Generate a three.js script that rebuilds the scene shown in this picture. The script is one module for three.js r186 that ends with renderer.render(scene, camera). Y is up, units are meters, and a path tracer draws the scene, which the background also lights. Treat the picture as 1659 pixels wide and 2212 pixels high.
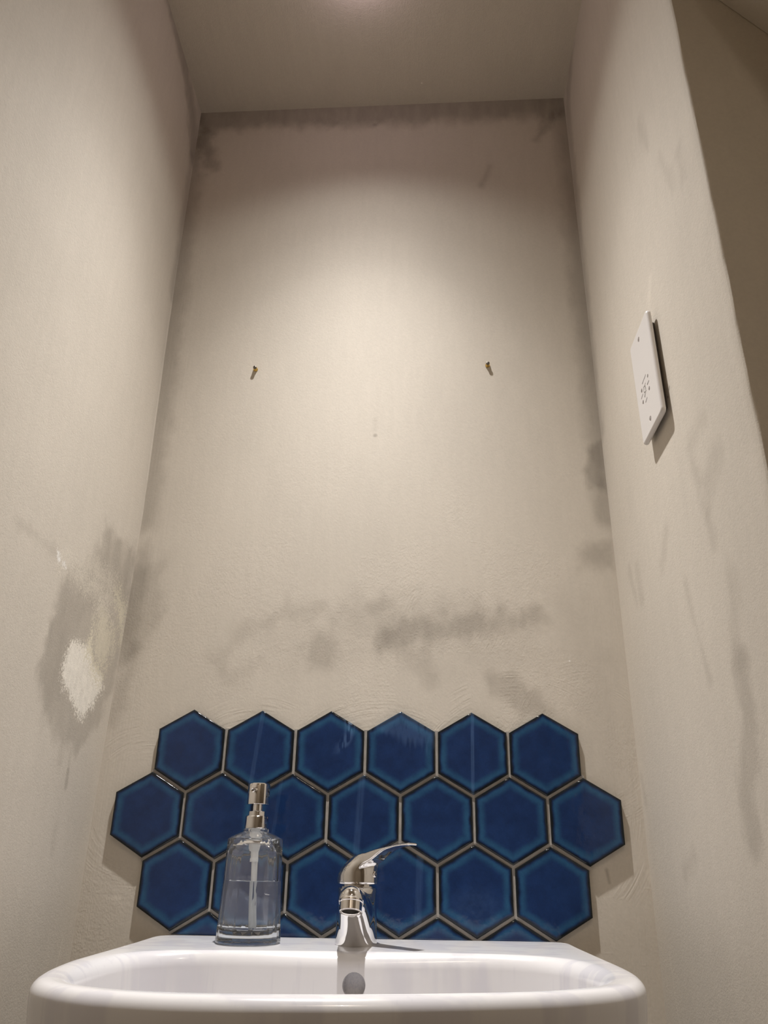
import * as THREE from 'three';
import { MarchingCubes } from 'three/addons/objects/MarchingCubes.js';
import { RoundedBoxGeometry } from 'three/addons/geometries/RoundedBoxGeometry.js';
import { mergeGeometries, mergeVertices, toCreasedNormals } from 'three/addons/utils/BufferGeometryUtils.js';
import { Brush, Evaluator, SUBTRACTION } from 'three-bvh-csg';

// ------------------------------------------------------------------ camera, light, exposure
const scene = new THREE.Scene();
scene.background = new THREE.Color(0, 0, 0);
const Y0 = 0.994;                       // height of the middle tile row above the floor
const camera = new THREE.PerspectiveCamera(65.835, 1659 / 2212, 0.02, 20);
camera.rotation.order = 'YXZ';
camera.rotation.set(0.42154, 0.06044, 0.01654);
camera.position.set(0.09085, Y0 - 0.06034, 1.15601);

const renderer = new THREE.WebGLRenderer({ antialias: true });
renderer.toneMapping = THREE.LinearToneMapping;
renderer.toneMappingExposure = 1.0;
renderer.shadowMap.enabled = true;

const CEIL = Y0 + 1.389;                // underside of the ceiling at x = 0
const LAMP = [-0.02, CEIL, 0.305];
// the downlight's beam: a hot core inside a wide soft cone
for (const [angle, cd] of [[20, 0.9], [27, 2.4], [33, 1.75], [40, 2.25], [47, 1.2], [64, 0.72]]) {
  const s = new THREE.SpotLight(new THREE.Color(1.0, 0.985, 0.970), cd, 0, THREE.MathUtils.degToRad(angle), 1, 2);
  s.position.set(LAMP[0], CEIL - 0.026, LAMP[2]);
  s.target.position.set(LAMP[0], 0, LAMP[2]);
  s.castShadow = true; s.shadow.radius = 0.8; s.shadow.mapSize.set(2048, 2048);
  s.name = 'downlight_beam';
  scene.add(s, s.target);
}
// added pinkish point light, brightens the ceiling round the downlight
const addedGlow = new THREE.PointLight(new THREE.Color(1.0, 0.78, 0.90), 0.027, 0, 2);
addedGlow.position.set(LAMP[0], CEIL - 0.026, LAMP[2]); addedGlow.castShadow = true; addedGlow.shadow.radius = 0.6; addedGlow.name = 'added_ceiling_glow';
scene.add(addedGlow);
// added fill lamp, unseen behind the camera, lifts the basin front and pier end
const FILL_LAMP = [0.25, CEIL, 1.62];
const room = new THREE.SpotLight(new THREE.Color(1.0, 0.86, 0.70), 1.5, 0, THREE.MathUtils.degToRad(72), 1, 2);
room.position.set(FILL_LAMP[0], CEIL - 0.026, FILL_LAMP[2]); room.target.position.set(FILL_LAMP[0], 0, FILL_LAMP[2]);
room.castShadow = true; room.name = 'added_fill_beam';
scene.add(room, room.target);

// ------------------------------------------------------------------ helpers
const V = (x, y, z) => new THREE.Vector3(x, y, z);
const lerp = (a, b, t) => a + (b - a) * t, clamp = (x, a = 0, b = 1) => Math.min(b, Math.max(a, x));
const smooth = (a, b, x) => { const t = clamp((x - a) / (b - a)); return t * t * (3 - 2 * t); };
function hash(x, y, s) { let h = Math.imul(x | 0, 374761393) ^ Math.imul(y | 0, 668265263) ^ Math.imul(s | 0, 2246822519); h = Math.imul(h ^ (h >>> 13), 1274126177); return ((h ^ (h >>> 16)) >>> 0) / 4294967295; }
function noise(x, y, s, period = 0) {   // value noise, 0..1
  const xi = Math.floor(x), yi = Math.floor(y), fx = x - xi, fy = y - yi, m = period ? (k => ((k % period) + period) % period) : (k => k);
  const u = fx * fx * (3 - 2 * fx), v = fy * fy * (3 - 2 * fy);
  return lerp(lerp(hash(m(xi), m(yi), s), hash(m(xi + 1), m(yi), s), u), lerp(hash(m(xi), m(yi + 1), s), hash(m(xi + 1), m(yi + 1), s), u), v);
}
const fbm = (x, y, s, o = 4) => { let a = 0, w = 0.5; for (let k = 0; k < o; k++) { a += w * noise(x, y, s + k); x *= 2.03; y *= 2.03; w *= 0.5; } return a / (1 - w * 2 + 1e-9) * 1.0; };
let seed = 7; const rnd = () => (seed = (Math.imul(seed, 1664525) + 1013904223) >>> 0) / 4294967296;
const enc = c => c <= 0.0031308 ? 12.92 * c : 1.055 * Math.pow(c, 1 / 2.4) - 0.055;
function dataTex(w, h, fn, srgb) {
  const d = new Uint8Array(w * h * 4);
  for (let j = 0; j < h; j++) for (let i = 0; i < w; i++) { const c = fn(i, j), k = (j * w + i) * 4; for (let q = 0; q < 3; q++) d[k + q] = clamp(srgb ? enc(c[q]) : c[q]) * 255 + 0.5; d[k + 3] = 255; }
  const t = new THREE.DataTexture(d, w, h); t.magFilter = THREE.LinearFilter; t.minFilter = THREE.LinearMipmapLinearFilter; t.generateMipmaps = true;
  t.wrapS = t.wrapT = THREE.MirroredRepeatWrapping; if (srgb) t.colorSpace = THREE.SRGBColorSpace; t.needsUpdate = true; return t;
}
const taken = {};
function numbered(n) { const k = taken[n] = (taken[n] ?? -1) + 1; return k ? `${n}_${String(k).padStart(3, '0')}` : n; }
function mesh(name, geo, mat, parent) { const m = new THREE.Mesh(geo, mat); m.name = name; m.castShadow = m.receiveShadow = true; parent.add(m); return m; }
function struct(name, geo, mat) { const m = mesh(name, geo, mat, scene); m.userData.kind = 'structure'; return m; }
function thing(name, label, category, pos, group) { const o = new THREE.Group(); o.name = numbered(name); o.position.set(...pos); o.userData = { label, category }; if (group) o.userData.group = group; scene.add(o); return o; }
function lathe(pts, n = 64) { return new THREE.LatheGeometry(pts.map(p => new THREE.Vector2(...p)), n); }
function creased(g, a = 0.6) { return toCreasedNormals(g, a); }

// signed-distance shapes, meshed
function sdfMesh(f, c, half, res) {
  const mc = new MarchingCubes(res, new THREE.MeshBasicMaterial(), false, false, 400000); mc.isolation = 0;
  const h = res / 2;
  for (let k = 0; k < res; k++) for (let j = 0; j < res; j++) for (let i = 0; i < res; i++) mc.field[i + j * res + k * res * res] = -f(c[0] + (i - h) / h * half, c[1] + (j - h) / h * half, c[2] + (k - h) / h * half);
  mc.update();
  const n = mc.count ?? mc.geometry.drawRange.count, p = new Float32Array(n * 3), nn = new Float32Array(n * 3), e = 2e-5;
  for (let k = 0; k < n; k++) {
    let x = c[0] + mc.positionArray[k * 3] * half, y = c[1] + mc.positionArray[k * 3 + 1] * half, z = c[2] + mc.positionArray[k * 3 + 2] * half, gx, gy, gz;
    for (let it = 0; it < 2; it++) {
      const d = f(x, y, z); gx = (f(x + e, y, z) - f(x - e, y, z)) / (2 * e); gy = (f(x, y + e, z) - f(x, y - e, z)) / (2 * e); gz = (f(x, y, z + e) - f(x, y, z - e)) / (2 * e);
      const g2 = Math.max(gx * gx + gy * gy + gz * gz, 0.05), s = clamp(d / g2, -0.001, 0.001); x -= s * gx; y -= s * gy; z -= s * gz;
    }
    const l = Math.hypot(gx, gy, gz) || 1; p.set([x, y, z], k * 3); nn.set([gx / l, gy / l, gz / l], k * 3);
  }
  const g = new THREE.BufferGeometry(); g.setAttribute('position', new THREE.BufferAttribute(p, 3)); g.setAttribute('normal', new THREE.BufferAttribute(nn, 3));
  return mergeVertices(g, 1e-6);
}
const smin = (a, b, k) => { const h = clamp(0.5 + 0.5 * (b - a) / k); return lerp(b, a, h) - k * h * (1 - h); };
const smax = (a, b, k) => -smin(-a, -b, k);
function cone(p, a, b, ra, rb) { // rounded cone
  const bx = b[0] - a[0], by = b[1] - a[1], bz = b[2] - a[2], px = p[0] - a[0], py = p[1] - a[1], pz = p[2] - a[2];
  const t = clamp((px * bx + py * by + pz * bz) / (bx * bx + by * by + bz * bz)); return Math.hypot(px - bx * t, py - by * t, pz - bz * t) - lerp(ra, rb, t);
}

// ------------------------------------------------------------------ wall paint: colour with its own stains, some painted-in edge shade, fine relief
const PAINT = [0.60, 0.545, 0.468];
function polyDist(pts, x, y) { // signed distance to polygon, negative inside
  let d = 1e9, s = 1;
  for (let i = 0, j = pts.length - 1; i < pts.length; j = i++) {
    const [ax, ay] = pts[i], [bx, by] = pts[j], ex = bx - ax, ey = by - ay, wx = x - ax, wy = y - ay, t = clamp((wx * ex + wy * ey) / (ex * ex + ey * ey)), dx = wx - ex * t, dy = wy - ey * t;
    d = Math.min(d, dx * dx + dy * dy);
    if ((ay > y) !== (by > y) && x < (bx - ax) * (y - ay) / (by - ay) + ax) s = -s;
  }
  return s * Math.sqrt(d);
}
function pathDist(pts, x, y) {
  let d = 1e9;
  if (pts.length < 2) return Math.hypot(x - pts[0][0], y - pts[0][1]);
  for (let i = 0; i + 1 < pts.length; i++) { const [ax, ay] = pts[i], [bx, by] = pts[i + 1], ex = bx - ax, ey = by - ay, t = clamp(((x - ax) * ex + (y - ay) * ey) / (ex * ex + ey * ey)); d = Math.min(d, Math.hypot(x - ax - ex * t, y - ay - ey * t)); }
  return d;
}
// a mark: p = points, poly or stroke of radius r, s = softness, a = strength (darkens; negative lightens), w = ragged edge, c = own colour, sp = speckle
function paintTex(W, H, u0, v0, wu, wv, marks, sd) {
  const A = new Float32Array(W * H).fill(1), B = new Float32Array(W * H), Bc = new Float32Array(W * H * 3);
  for (const m of marks) {
    const xs = m.p.map(q => q[0]), ys = m.p.map(q => q[1]), pad = (m.r ?? 0) + (m.s ?? 0.01) * 2 + (m.w ?? 0) + 0.004;
    const i0 = Math.max(0, Math.floor((Math.min(...xs) - pad - u0) / wu * W)), i1 = Math.min(W - 1, Math.ceil((Math.max(...xs) + pad - u0) / wu * W));
    const j0 = Math.max(0, Math.floor((Math.min(...ys) - pad - v0) / wv * H)), j1 = Math.min(H - 1, Math.ceil((Math.max(...ys) + pad - v0) / wv * H));
    for (let j = j0; j <= j1; j++) for (let i = i0; i <= i1; i++) {
      const x = u0 + (i + 0.5) / W * wu, y = v0 + (j + 0.5) / H * wv;
      let d = m.poly ? polyDist(m.p, x, y) : pathDist(m.p, x, y) - m.r;
      d += (fbm(x * 55, y * 40, sd + 3, 4) - 0.5) * 2 * (m.w ?? 0.008);
      if (m.sp) d += (noise(x * 900, y * 600, sd + 9) - 0.5) * m.sp;
      const k = 1 - smooth(-(m.s ?? 0.01), m.s ?? 0.01, d);
      if (k <= 0) continue;
      const q = j * W + i;
      if (m.c) { const a = k * m.a; B[q] = Math.max(B[q], a); for (let n = 0; n < 3; n++) Bc[q * 3 + n] = m.c[n]; }
      else A[q] *= 1 - m.a * k * (0.82 + 0.36 * fbm(x * 90, y * 30, sd + 5, 3));
    }
  }
  return dataTex(W, H, (i, j) => {
    const x = u0 + (i + 0.5) / W * wu, y = v0 + (j + 0.5) / H * wv, q = j * W + i;
    const mott = 1 + (fbm(x * 9, y * 5, sd, 4) - 0.5) * 0.09 + (noise(x * 420, y * 420, sd + 1) - 0.5) * 0.05 + (noise(x * 130, y * 22, sd + 2) - 0.5) * 0.03;
    const warm = (A[q] < 1 ? (1 - A[q]) * 0.10 : 0);
    return PAINT.map((c, n) => lerp(c * mott * A[q] * (1 - (n - 1) * warm * 0.5), Bc[q * 3 + n] * (0.93 + 0.14 * noise(x * 300, y * 120, sd + 6)), B[q]));
  }, true);
}
const reliefTex = (() => {  // 0.36 m of rolled emulsion over trowelled plaster, repeats
  const N = 1024, a = new Float32Array(N * N);
  return dataTex(N, N, (i, j) => {
    const x = i / N, y = j / N;
    let h = 0.22 * noise(x * 30, y * 30, 1, 30) + 0.24 * noise(x * 90, y * 90, 2, 90) + 0.30 * noise(x * 180, y * 180, 3, 180) + 0.24 * noise(x * 360, y * 360, 4, 360);
    h = h * 0.85 + 0.15 * noise(x * 128, y * 10, 5, 2 * 5) ;
    return [h, h, h];
  }, false);
})();
reliefTex.wrapS = reliefTex.wrapT = THREE.RepeatWrapping;
function wallMat(map, wu, wv, bump = 0.00026) {
  const b = reliefTex.clone(); b.repeat.set(wu / 0.22, wv / 0.22); b.wrapS = b.wrapT = THREE.RepeatWrapping; b.needsUpdate = true;
  return new THREE.MeshStandardMaterial({ map, bumpMap: b, bumpScale: bump, roughness: 0.78 });
}
// a slab: its seen face is a grid p(u, v), its back is that face pushed along "back" by t
function slab(p, u0, u1, v0, v1, nu, nv, back, uvw) {
  const P = [], UV = [], I = [], W = nu + 1, n1 = W * (nv + 1);
  for (const off of [0, 1]) for (let j = 0; j <= nv; j++) for (let i = 0; i <= nu; i++) {
    const u = lerp(u0, u1, i / nu), v = lerp(v0, v1, j / nv), q = p(u, v).addScaledVector(back, off); P.push(q.x, q.y, q.z);
    UV.push((u - uvw[0]) / uvw[2], (v - uvw[1]) / uvw[3]);
  }
  for (let j = 0; j < nv; j++) for (let i = 0; i < nu; i++) { const a = j * W + i, b = a + 1, c = a + W, d = c + 1; I.push(a, b, d, a, d, c); I.push(a + n1, d + n1, b + n1, a + n1, c + n1, d + n1); }
  const side = (a, b) => I.push(a, a + n1, b + n1, a, b + n1, b);
  for (let i = 0; i < nu; i++) { side(i, i + 1); side(nv * W + i + 1, nv * W + i); }
  for (let j = 0; j < nv; j++) { side((j + 1) * W, j * W); side(j * W + nu, (j + 1) * W + nu); }
  let g = new THREE.BufferGeometry(); g.setAttribute('position', new THREE.Float32BufferAttribute(P, 3)); g.setAttribute('uv', new THREE.Float32BufferAttribute(UV, 2)); g.setIndex(I);
  return toCreasedNormals(g, 0.5);
}

// ------------------------------------------------------------------ the room
const XL = -0.37967, TL = 0.00719, XR = 0.37755, TR = 0.0121, ZX = 0.530, TC = 0.00683;
// the left wall bellies out a little half-way up its corner
const bow = (y, z) => 0.0065 * Math.exp(-Math.pow((y - 0.45) / 0.32, 2)) * Math.exp(-z / 0.12);
const leftX = (y, z) => XL + TL * z + bow(y, z) + 0.0006 * (noise(y * 30, z * 9, 71) - 0.5);
{ // back wall
  const marks = [
    { poly: 1, p: [[-0.358, 0.412], [-0.346, 0.372], [-0.352, 0.300], [-0.352, 0.233], [-0.378, 0.200], [-0.395, 0.265], [-0.376, 0.355], [-0.371, 0.394]], a: 0.20, s: 0.012, w: 0.012 },
    { poly: 1, p: [[-0.350, 0.375], [-0.330, 0.362], [-0.321, 0.283], [-0.336, 0.235], [-0.372, 0.218], [-0.391, 0.265], [-0.372, 0.355]], a: 0.16, s: 0.013, w: 0.018 },
    { p: [[-0.348, 0.236], [-0.361, 0.180], [-0.373, 0.126]], r: 0.010, a: 0.16, s: 0.012, w: 0.01 },
    { poly: 1, p: [[-0.097, 0.237], [-0.074, 0.261], [-0.045, 0.244], [-0.054, 0.209], [-0.086, 0.202]], a: 0.22, s: 0.014, w: 0.012 },
    { p: [[0.003, 0.298], [0.029, 0.309]], r: 0.008, a: 0.14, s: 0.010 },
    { p: [[0.038, 0.258], [0.115, 0.268], [0.184, 0.272], [0.246, 0.283]], r: 0.018, a: 0.23, s: 0.016, w: 0.016 },
    { p: [[0.024, 0.247], [0.073, 0.223], [0.093, 0.195]], r: 0.014, a: 0.18, s: 0.014, w: 0.012 },
    { poly: 1, p: [[0.174, 0.196], [0.208, 0.203], [0.246, 0.176], [0.267, 0.143], [0.224, 0.140], [0.180, 0.169]], a: 0.23, s: 0.010, w: 0.010 },
    { p: [[-0.225, 0.215], [-0.194, 0.258], [-0.139, 0.287], [-0.076, 0.301]], r: 0.011, a: 0.13, s: 0.014, w: 0.014 },
    { p: [[-0.201, 0.188], [-0.162, 0.215]], r: 0.010, a: 0.10, s: 0.012, w: 0.01 },
    { p: [[-0.12, 0.255], [0.02, 0.25], [0.20, 0.25]], r: 0.045, a: 0.07, s: 0.035, w: 0.03 }, { p: [[0.30, 0.30], [0.33, 0.20], [0.33, 0.05]], r: 0.03, a: 0.08, s: 0.03, w: 0.02 },
    { p: [[-0.02, 0.29], [0.16, 0.285]], r: 0.03, a: 0.11, s: 0.03, w: 0.02 },
    { poly: 1, p: [[0.356, 0.578], [0.378, 0.586], [0.378, 0.493], [0.351, 0.497], [0.345, 0.53]], a: 0.30, s: 0.008, w: 0.006 },
    { poly: 1, p: [[0.317, 0.398], [0.378, 0.409], [0.378, 0.360], [0.322, 0.364]], a: 0.26, s: 0.014, w: 0.012 },
    { p: [[0.378, 1.340], [0.378, 1.126], [0.378, 0.902], [0.378, 0.45]], r: 0.024, a: 0.28, s: 0.016, w: 0.008 },  // right corner: darker brushed paint, with corner shade painted in
    { p: [[0.004, 0.632], [0.004, 0.610]], r: 0.0025, a: 0.10, s: 0.006, w: 0.003 },
    { p: [[0.004, 0.600]], r: 0.0035, a: 0.30, s: 0.002, w: 0.001 },
    { p: [[-0.366, 1.310], [-0.345, 1.235]], r: 0.018, a: 0.36, s: 0.014, w: 0.014 },  // top left blotch, partly shade put into the colour
    { p: [[-0.127, 1.349], [-0.097, 1.340]], r: 0.010, a: 0.20, s: 0.01 }, { p: [[-0.009, 1.333]], r: 0.004, a: 0.25, s: 0.006 },
    { p: [[0.353, 1.341], [0.316, 1.277]], r: 0.009, a: 0.30, s: 0.010, w: 0.010 }, { p: [[0.219, 1.206], [0.201, 1.157]], r: 0.004, a: 0.25, s: 0.008, w: 0.006 },
    { p: [[-0.382, 1.380], [-0.118, 1.380], [0.170, 1.380], [0.373, 1.384]], r: 0.046, a: 0.40, s: 0.022, w: 0.014 },  // cut-in paint under the ceiling mixed with painted shade
    { p: [[-0.385, 1.365], [-0.380, 1.181], [-0.378, 0.946], [-0.372, 0.739], [-0.37, 0.45]], r: 0.022, a: 0.24, s: 0.016, w: 0.010 },  // left corner strip: cut-in paint plus shade put into the colour
    { p: [[-0.07, 1.21], [0.02, 1.13]], r: 0.004, a: -0.03, s: 0.01, w: 0.01 },
    { p: [[0.296, 0.218]], r: 0.0012, a: 0.9, s: 0.0006, w: 0, c: [0.85, 0.82, 0.76] },
    { p: [[0.322, -0.06], [0.324, -0.075]], r: 0.002, a: 0.3, s: 0.002, w: 0.002 },
    { p: [[0.376, -0.062], [0.377, -0.07]], r: 0.003, a: 0.5, s: 0.002, w: 0.003, c: [0.7, 0.64, 0.55] },
    { p: [[-0.345, -0.105], [-0.325, -0.104]], r: 0.0015, a: 0.5, s: 0.0015, w: 0.002, c: [0.72, 0.66, 0.57] },
    { p: [[-0.325, 0.385], [-0.335, 0.35]], r: 0.012, a: 0.05, s: 0.015, w: 0.012 },
  ];
  const tex = paintTex(1024, 2048, -0.385, -0.20, 0.77, 1.60, marks, 11);
  // this wall's own relief: rolled grain, brush arcs left by cutting in round the tiles, upright strokes by the corners, a few proud lumps
  const arcs = [[0.215, 0.02, 0.10, 0.20], [0.02, 0.00, 0.10, 0.19], [-0.16, 0.03, 0.06, 0.15], [0.32, 0.10, 0.05, 0.13], [-0.31, 0.02, 0.05, 0.13], [0.12, 0.28, 0.03, 0.10]];
  const relief = dataTex(2048, 2048, (i, j) => {
    const x = -0.385 + (i + 0.5) / 2048 * 0.77, y = -0.20 + (j + 0.5) / 2048 * 1.60;
    const patch = 0.55 + 0.9 * smooth(0.42, 0.62, noise(x * 14, y * 11, 301)) * smooth(0.75, 0.25, y);
    let h = 0.20 * noise(x * 140, y * 140, 302) + 0.30 * noise(x * 430, y * 430, 303) + 0.30 * noise(x * 850, y * 800, 304);
    h = 0.3 + (h - 0.4) * 0.5 * patch;
    for (const [cx, cy, r0, r1] of arcs) { const dx = x - cx, dy = y - cy; if (Math.abs(dx) > r1 || Math.abs(dy) > r1) continue; const r = Math.hypot(dx, dy), m = smooth(r0, r0 + 0.03, r) * smooth(r1, r1 - 0.03, r) * smooth(0.45, 0.6, noise(dx * 30 + cx * 90, dy * 30, 305)); if (m > 0) h += m * 0.30 * (noise(r * 620, Math.atan2(dy, dx) * 5, 306) - 0.5); }
    const edge = smooth(0.30, 0.36, Math.abs(x)); if (edge > 0) h += edge * 0.20 * (noise(x * 650, y * 16, 307) - 0.5);
    const l = noise(x * 160, y * 160, 308); if (l > 0.93 && y < 0.45) h += (l - 0.93) * 3;
    return [h, h, h];
  }, false);
  const m = new THREE.MeshStandardMaterial({ map: tex, bumpMap: relief, bumpScale: 0.00055, roughness: 0.78 });
  struct('wall_back', slab((x, y) => V(x, Y0 + y, 0), XL - 0.09, XR + 0.02, -Y0, 1.40, 40, 60, V(0, 0, -0.1), [-0.385, -0.20, 0.77, 1.60]), m);
}
{ // left wall
  const dark = { a: 0.25, s: 0.015, w: 0.020 };
  const marks = [
    { poly: 1, p: [[0.118, 0.387], [0.058, 0.391], [0.011, 0.406], [-0.010, 0.295], [-0.004, 0.221], [0.026, 0.130], [0.079, 0.078], [0.138, 0.070], [0.203, 0.100], [0.232, 0.140], [0.234, 0.204], [0.223, 0.275], [0.211, 0.290], [0.165, 0.300], [0.146, 0.337]], ...dark },
    { poly: 1, p: [[0.225, 0.275], [0.232, 0.14], [0.2, 0.1], [0.16, 0.13], [0.15, 0.22], [0.12, 0.27]], a: 0.12, s: 0.02, w: 0.02 },
    { p: [[0.108, 0.074], [0.105, 0.047]], r: 0.003, a: 0.16, s: 0.005, w: 0.002 }, { p: [[0.105, 0.047], [0.103, 0.028]], r: 0.0045, a: 0.25, s: 0.003, w: 0.001 },
    { p: [[0.137, 0.075], [0.135, 0.055]], r: 0.007, a: 0.14, s: 0.008, w: 0.005 },
    { p: [[0.348, 0.292], [0.290, 0.296], [0.249, 0.294]], r: 0.006, a: 0.12, s: 0.008, w: 0.010 },
    { poly: 1, p: [[0.110, 0.212], [0.104, 0.232], [0.088, 0.194], [0.050, 0.187], [0.036, 0.168], [0.061, 0.142], [0.086, 0.118], [0.100, 0.117], [0.139, 0.139], [0.164, 0.142], [0.177, 0.169], [0.164, 0.203]], a: 0.95, s: 0.004, w: 0.007, sp: 0.022, c: [0.84, 0.79, 0.70] },
    { poly: 1, p: [[0.100, 0.212], [0.098, 0.290], [0.06, 0.275], [0.03, 0.24], [0.05, 0.19]], a: 0.62, s: 0.012, w: 0.012, sp: 0.05, c: [0.70, 0.64, 0.50] },
    { p: [[0.225, 0.293], [0.190, 0.290], [0.150, 0.292], [0.076, 0.296], [0.012, 0.292]], r: 0.010, a: 0.5, s: 0.012, w: 0.014, sp: 0.05, c: [0.72, 0.66, 0.56] },
    { p: [[0.150, 0.315], [0.06, 0.31]], r: 0.014, a: 0.4, s: 0.012, w: 0.014, sp: 0.06, c: [0.70, 0.64, 0.54] },
    { p: [[0.040, 0.304], [0.015, 0.285], [0.004, 0.245]], r: 0.008, a: 0.6, s: 0.008, w: 0.010, sp: 0.03, c: [0.74, 0.68, 0.52] },
    { p: [[0.243, 0.296], [0.238, 0.290]], r: 0.003, a: 0.9, s: 0.002, w: 0.004, sp: 0.006, c: [0.86, 0.84, 0.80] },
    { p: [[0.225, 0.289], [0.218, 0.287]], r: 0.002, a: 0.9, s: 0.002, w: 0.004, sp: 0.006, c: [0.84, 0.82, 0.78] },
    { p: [[0.228, 1.395], [0.122, 1.375], [0.049, 1.330], [0.010, 1.261]], r: 0.028, a: 0.34, s: 0.018, w: 0.014 },  // cut-in paint and painted shade along the ceiling and corner
    { p: [[0.014, 1.24], [0.008, 1.033], [0.005, 0.9]], r: 0.012, a: 0.18, s: 0.012, w: 0.010 },  // corner strip carried down, part paint tone, part painted shade
    { p: [[0.111, -0.023], [0.110, -0.050]], r: 0.005, a: 0.10, s: 0.010, w: 0.006 },
    { p: [[0.034, -0.150], [0.041, -0.185]], r: 0.0012, a: 0.6, s: 0.001, w: 0, c: [0.72, 0.66, 0.56] },
    { p: [[0.004, 0.98], [0.004, 0.52]], r: 0.0012, a: -0.14, s: 0.0012, w: 0.001 },
    { poly: 1, p: [[0.118, 0.335], [0.10, 0.40], [0.085, 0.352], [0.062, 0.405], [0.045, 0.35], [0.02, 0.405], [0.0, 0.30], [0.1, 0.29]], a: 0.12, s: 0.010, w: 0.012 },
    { p: [[0.3, 0.02], [0.36, -0.05]], r: 0.02, a: 0.06, s: 0.03, w: 0.02 },
  ];
  const tex = paintTex(1024, 2048, -0.01, -0.30, 0.86, 1.72, marks, 23);
  struct('wall_left', slab((z, y) => V(leftX(y, z), Y0 + y, z), 0, 2.10, -Y0, 1.40, 160, 90, V(-0.1, 0, 0), [-0.01, -0.30, 0.86, 1.72]), wallMat(tex, 0.86, 1.72)).geometry.index;
}
{ // right wall: a thick pier, its end turned towards the room
  const marks = [
    { p: [[0.328, 0.641], [0.311, 0.618]], r: 0.006, a: -0.10, s: 0.008, w: 0.006 },
    { p: [[0.369, 0.349], [0.380, 0.321]], r: 0.010, a: 0.12, s: 0.012, w: 0.010 }, { p: [[0.430, 0.325], [0.388, 0.296]], r: 0.016, a: 0.12, s: 0.014, w: 0.012 },
    { p: [[0.419, 0.378], [0.369, 0.373]], r: 0.010, a: 0.10, s: 0.012, w: 0.010 }, { p: [[0.386, 0.275], [0.39, 0.25]], r: 0.010, a: 0.12, s: 0.010, w: 0.010 },
    { p: [[0.108, 0.320], [0.113, 0.278]], r: 0.010, a: 0.11, s: 0.010, w: 0.008 }, { p: [[0.252, 0.316], [0.218, 0.286]], r: 0.010, a: 0.11, s: 0.010, w: 0.008 },
    { p: [[0.290, 0.237], [0.307, 0.168], [0.322, 0.120]], r: 0.005, a: 0.12, s: 0.008, w: 0.006 },
    { p: [[0.409, 0.114], [0.403, 0.065], [0.372, 0.012], [0.367, -0.028]], r: 0.018, a: 0.20, s: 0.012, w: 0.012 }, { p: [[0.40, 0.12], [0.42, 0.20]], r: 0.012, a: 0.10, s: 0.012, w: 0.012 },
    { p: [[0.193, -0.045], [0.152, -0.061]], r: 0.009, a: 0.13, s: 0.010, w: 0.008 }, { p: [[0.074, 0.333], [0.089, 0.280]], r: 0.008, a: 0.11, s: 0.008, w: 0.008 },
    { p: [[0.010, 0.055], [0.020, 0.025]], r: 0.007, a: 0.12, s: 0.008, w: 0.006 },
    { p: [[0.374, 0.868], [0.391, 0.801]], r: 0.008, a: 0.12, s: 0.010, w: 0.008 }, { p: [[0.422, 0.750], [0.447, 0.677]], r: 0.008, a: 0.10, s: 0.010, w: 0.008 }, { p: [[0.475, 0.70], [0.475, 0.66]], r: 0.008, a: 0.10, s: 0.008, w: 0.008 },
    { p: [[0.10, 1.395], [0.05, 1.36], [0.02, 1.30], [0.005, 0.9], [0, 0.6]], r: 0.020, a: 0.22, s: 0.016, w: 0.012 },  // darker paint at this corner, its shade also put into the colour
    { p: [[0.049, -0.150], [0.052, -0.194], [0.057, -0.222]], r: 0.0012, a: 0.5, s: 0.001, w: 0.0005, c: [0.70, 0.64, 0.54] },
    { p: [[0.004, 1.25], [0.004, 0.80]], r: 0.0012, a: -0.14, s: 0.0012, w: 0.001 },
    { p: [[0.25, 0.60], [0.33, 0.42]], r: 0.06, a: -0.02, s: 0.03, w: 0.02 },
    { p: [[0.335, 0.47], [0.333, 0.468]], r: 0.0015, a: 0.6, s: 0.001, w: 0 }, { p: [[0.325, 0.462]], r: 0.0015, a: 0.6, s: 0.001, w: 0 },
  ];
  const tex = paintTex(768, 2048, -0.02, -0.30, 0.64, 1.72, marks, 37);
  // plan profile followed by u: along the wall, round its arris, across its end
  const prof = u => { const e = ZX - 0.003; if (u <= e) return [XR + TR * u, u]; if (u <= e + 0.005) { const a = (u - e) / 0.005 * Math.PI / 2; return [XR + TR * e + 0.003 * (1 - Math.cos(a)), e + 0.003 * Math.sin(a)]; } return [XR + TR * e + 0.003 + (u - e - 0.005), ZX]; };
  const P = [], UV = [], I = [], us = [];
  for (let k = 0; k <= 40; k++) us.push(k / 40 * (ZX - 0.003)); for (let k = 1; k <= 5; k++) us.push(ZX - 0.003 + k * 0.001); for (let k = 1; k <= 12; k++) us.push(ZX + 0.002 + k * 0.0655);
  const nv = 90, W = us.length;
  for (let j = 0; j <= nv; j++) for (const u of us) {
    const y = lerp(-Y0, 1.40, j / nv), [x, z] = prof(u), k = Math.exp(-Math.pow((u - ZX) / 0.02, 2));
    P.push(x + k * 0.0014 * (noise(y * 26, 3, 81) - 0.5), Y0 + y, z + k * 0.0014 * (noise(y * 22, 9, 82) - 0.5)); UV.push((u + 0.02) / 0.64, (y + 0.30) / 1.72);
  }
  for (let j = 0; j < nv; j++) for (let i = 0; i + 1 < W; i++) { const a = j * W + i; I.push(a, a + W + 1, a + 1, a, a + W, a + W + 1); }
  // close the block behind
  const last = prof(us[W - 1]), n0 = P.length / 3;
  for (const [x, z] of [[XR, 0], [last[0], last[1]], [last[0], 0]]) for (const y of [-Y0, 1.40]) { P.push(x, Y0 + y, z); UV.push(0.5, 0.5); }
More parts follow.
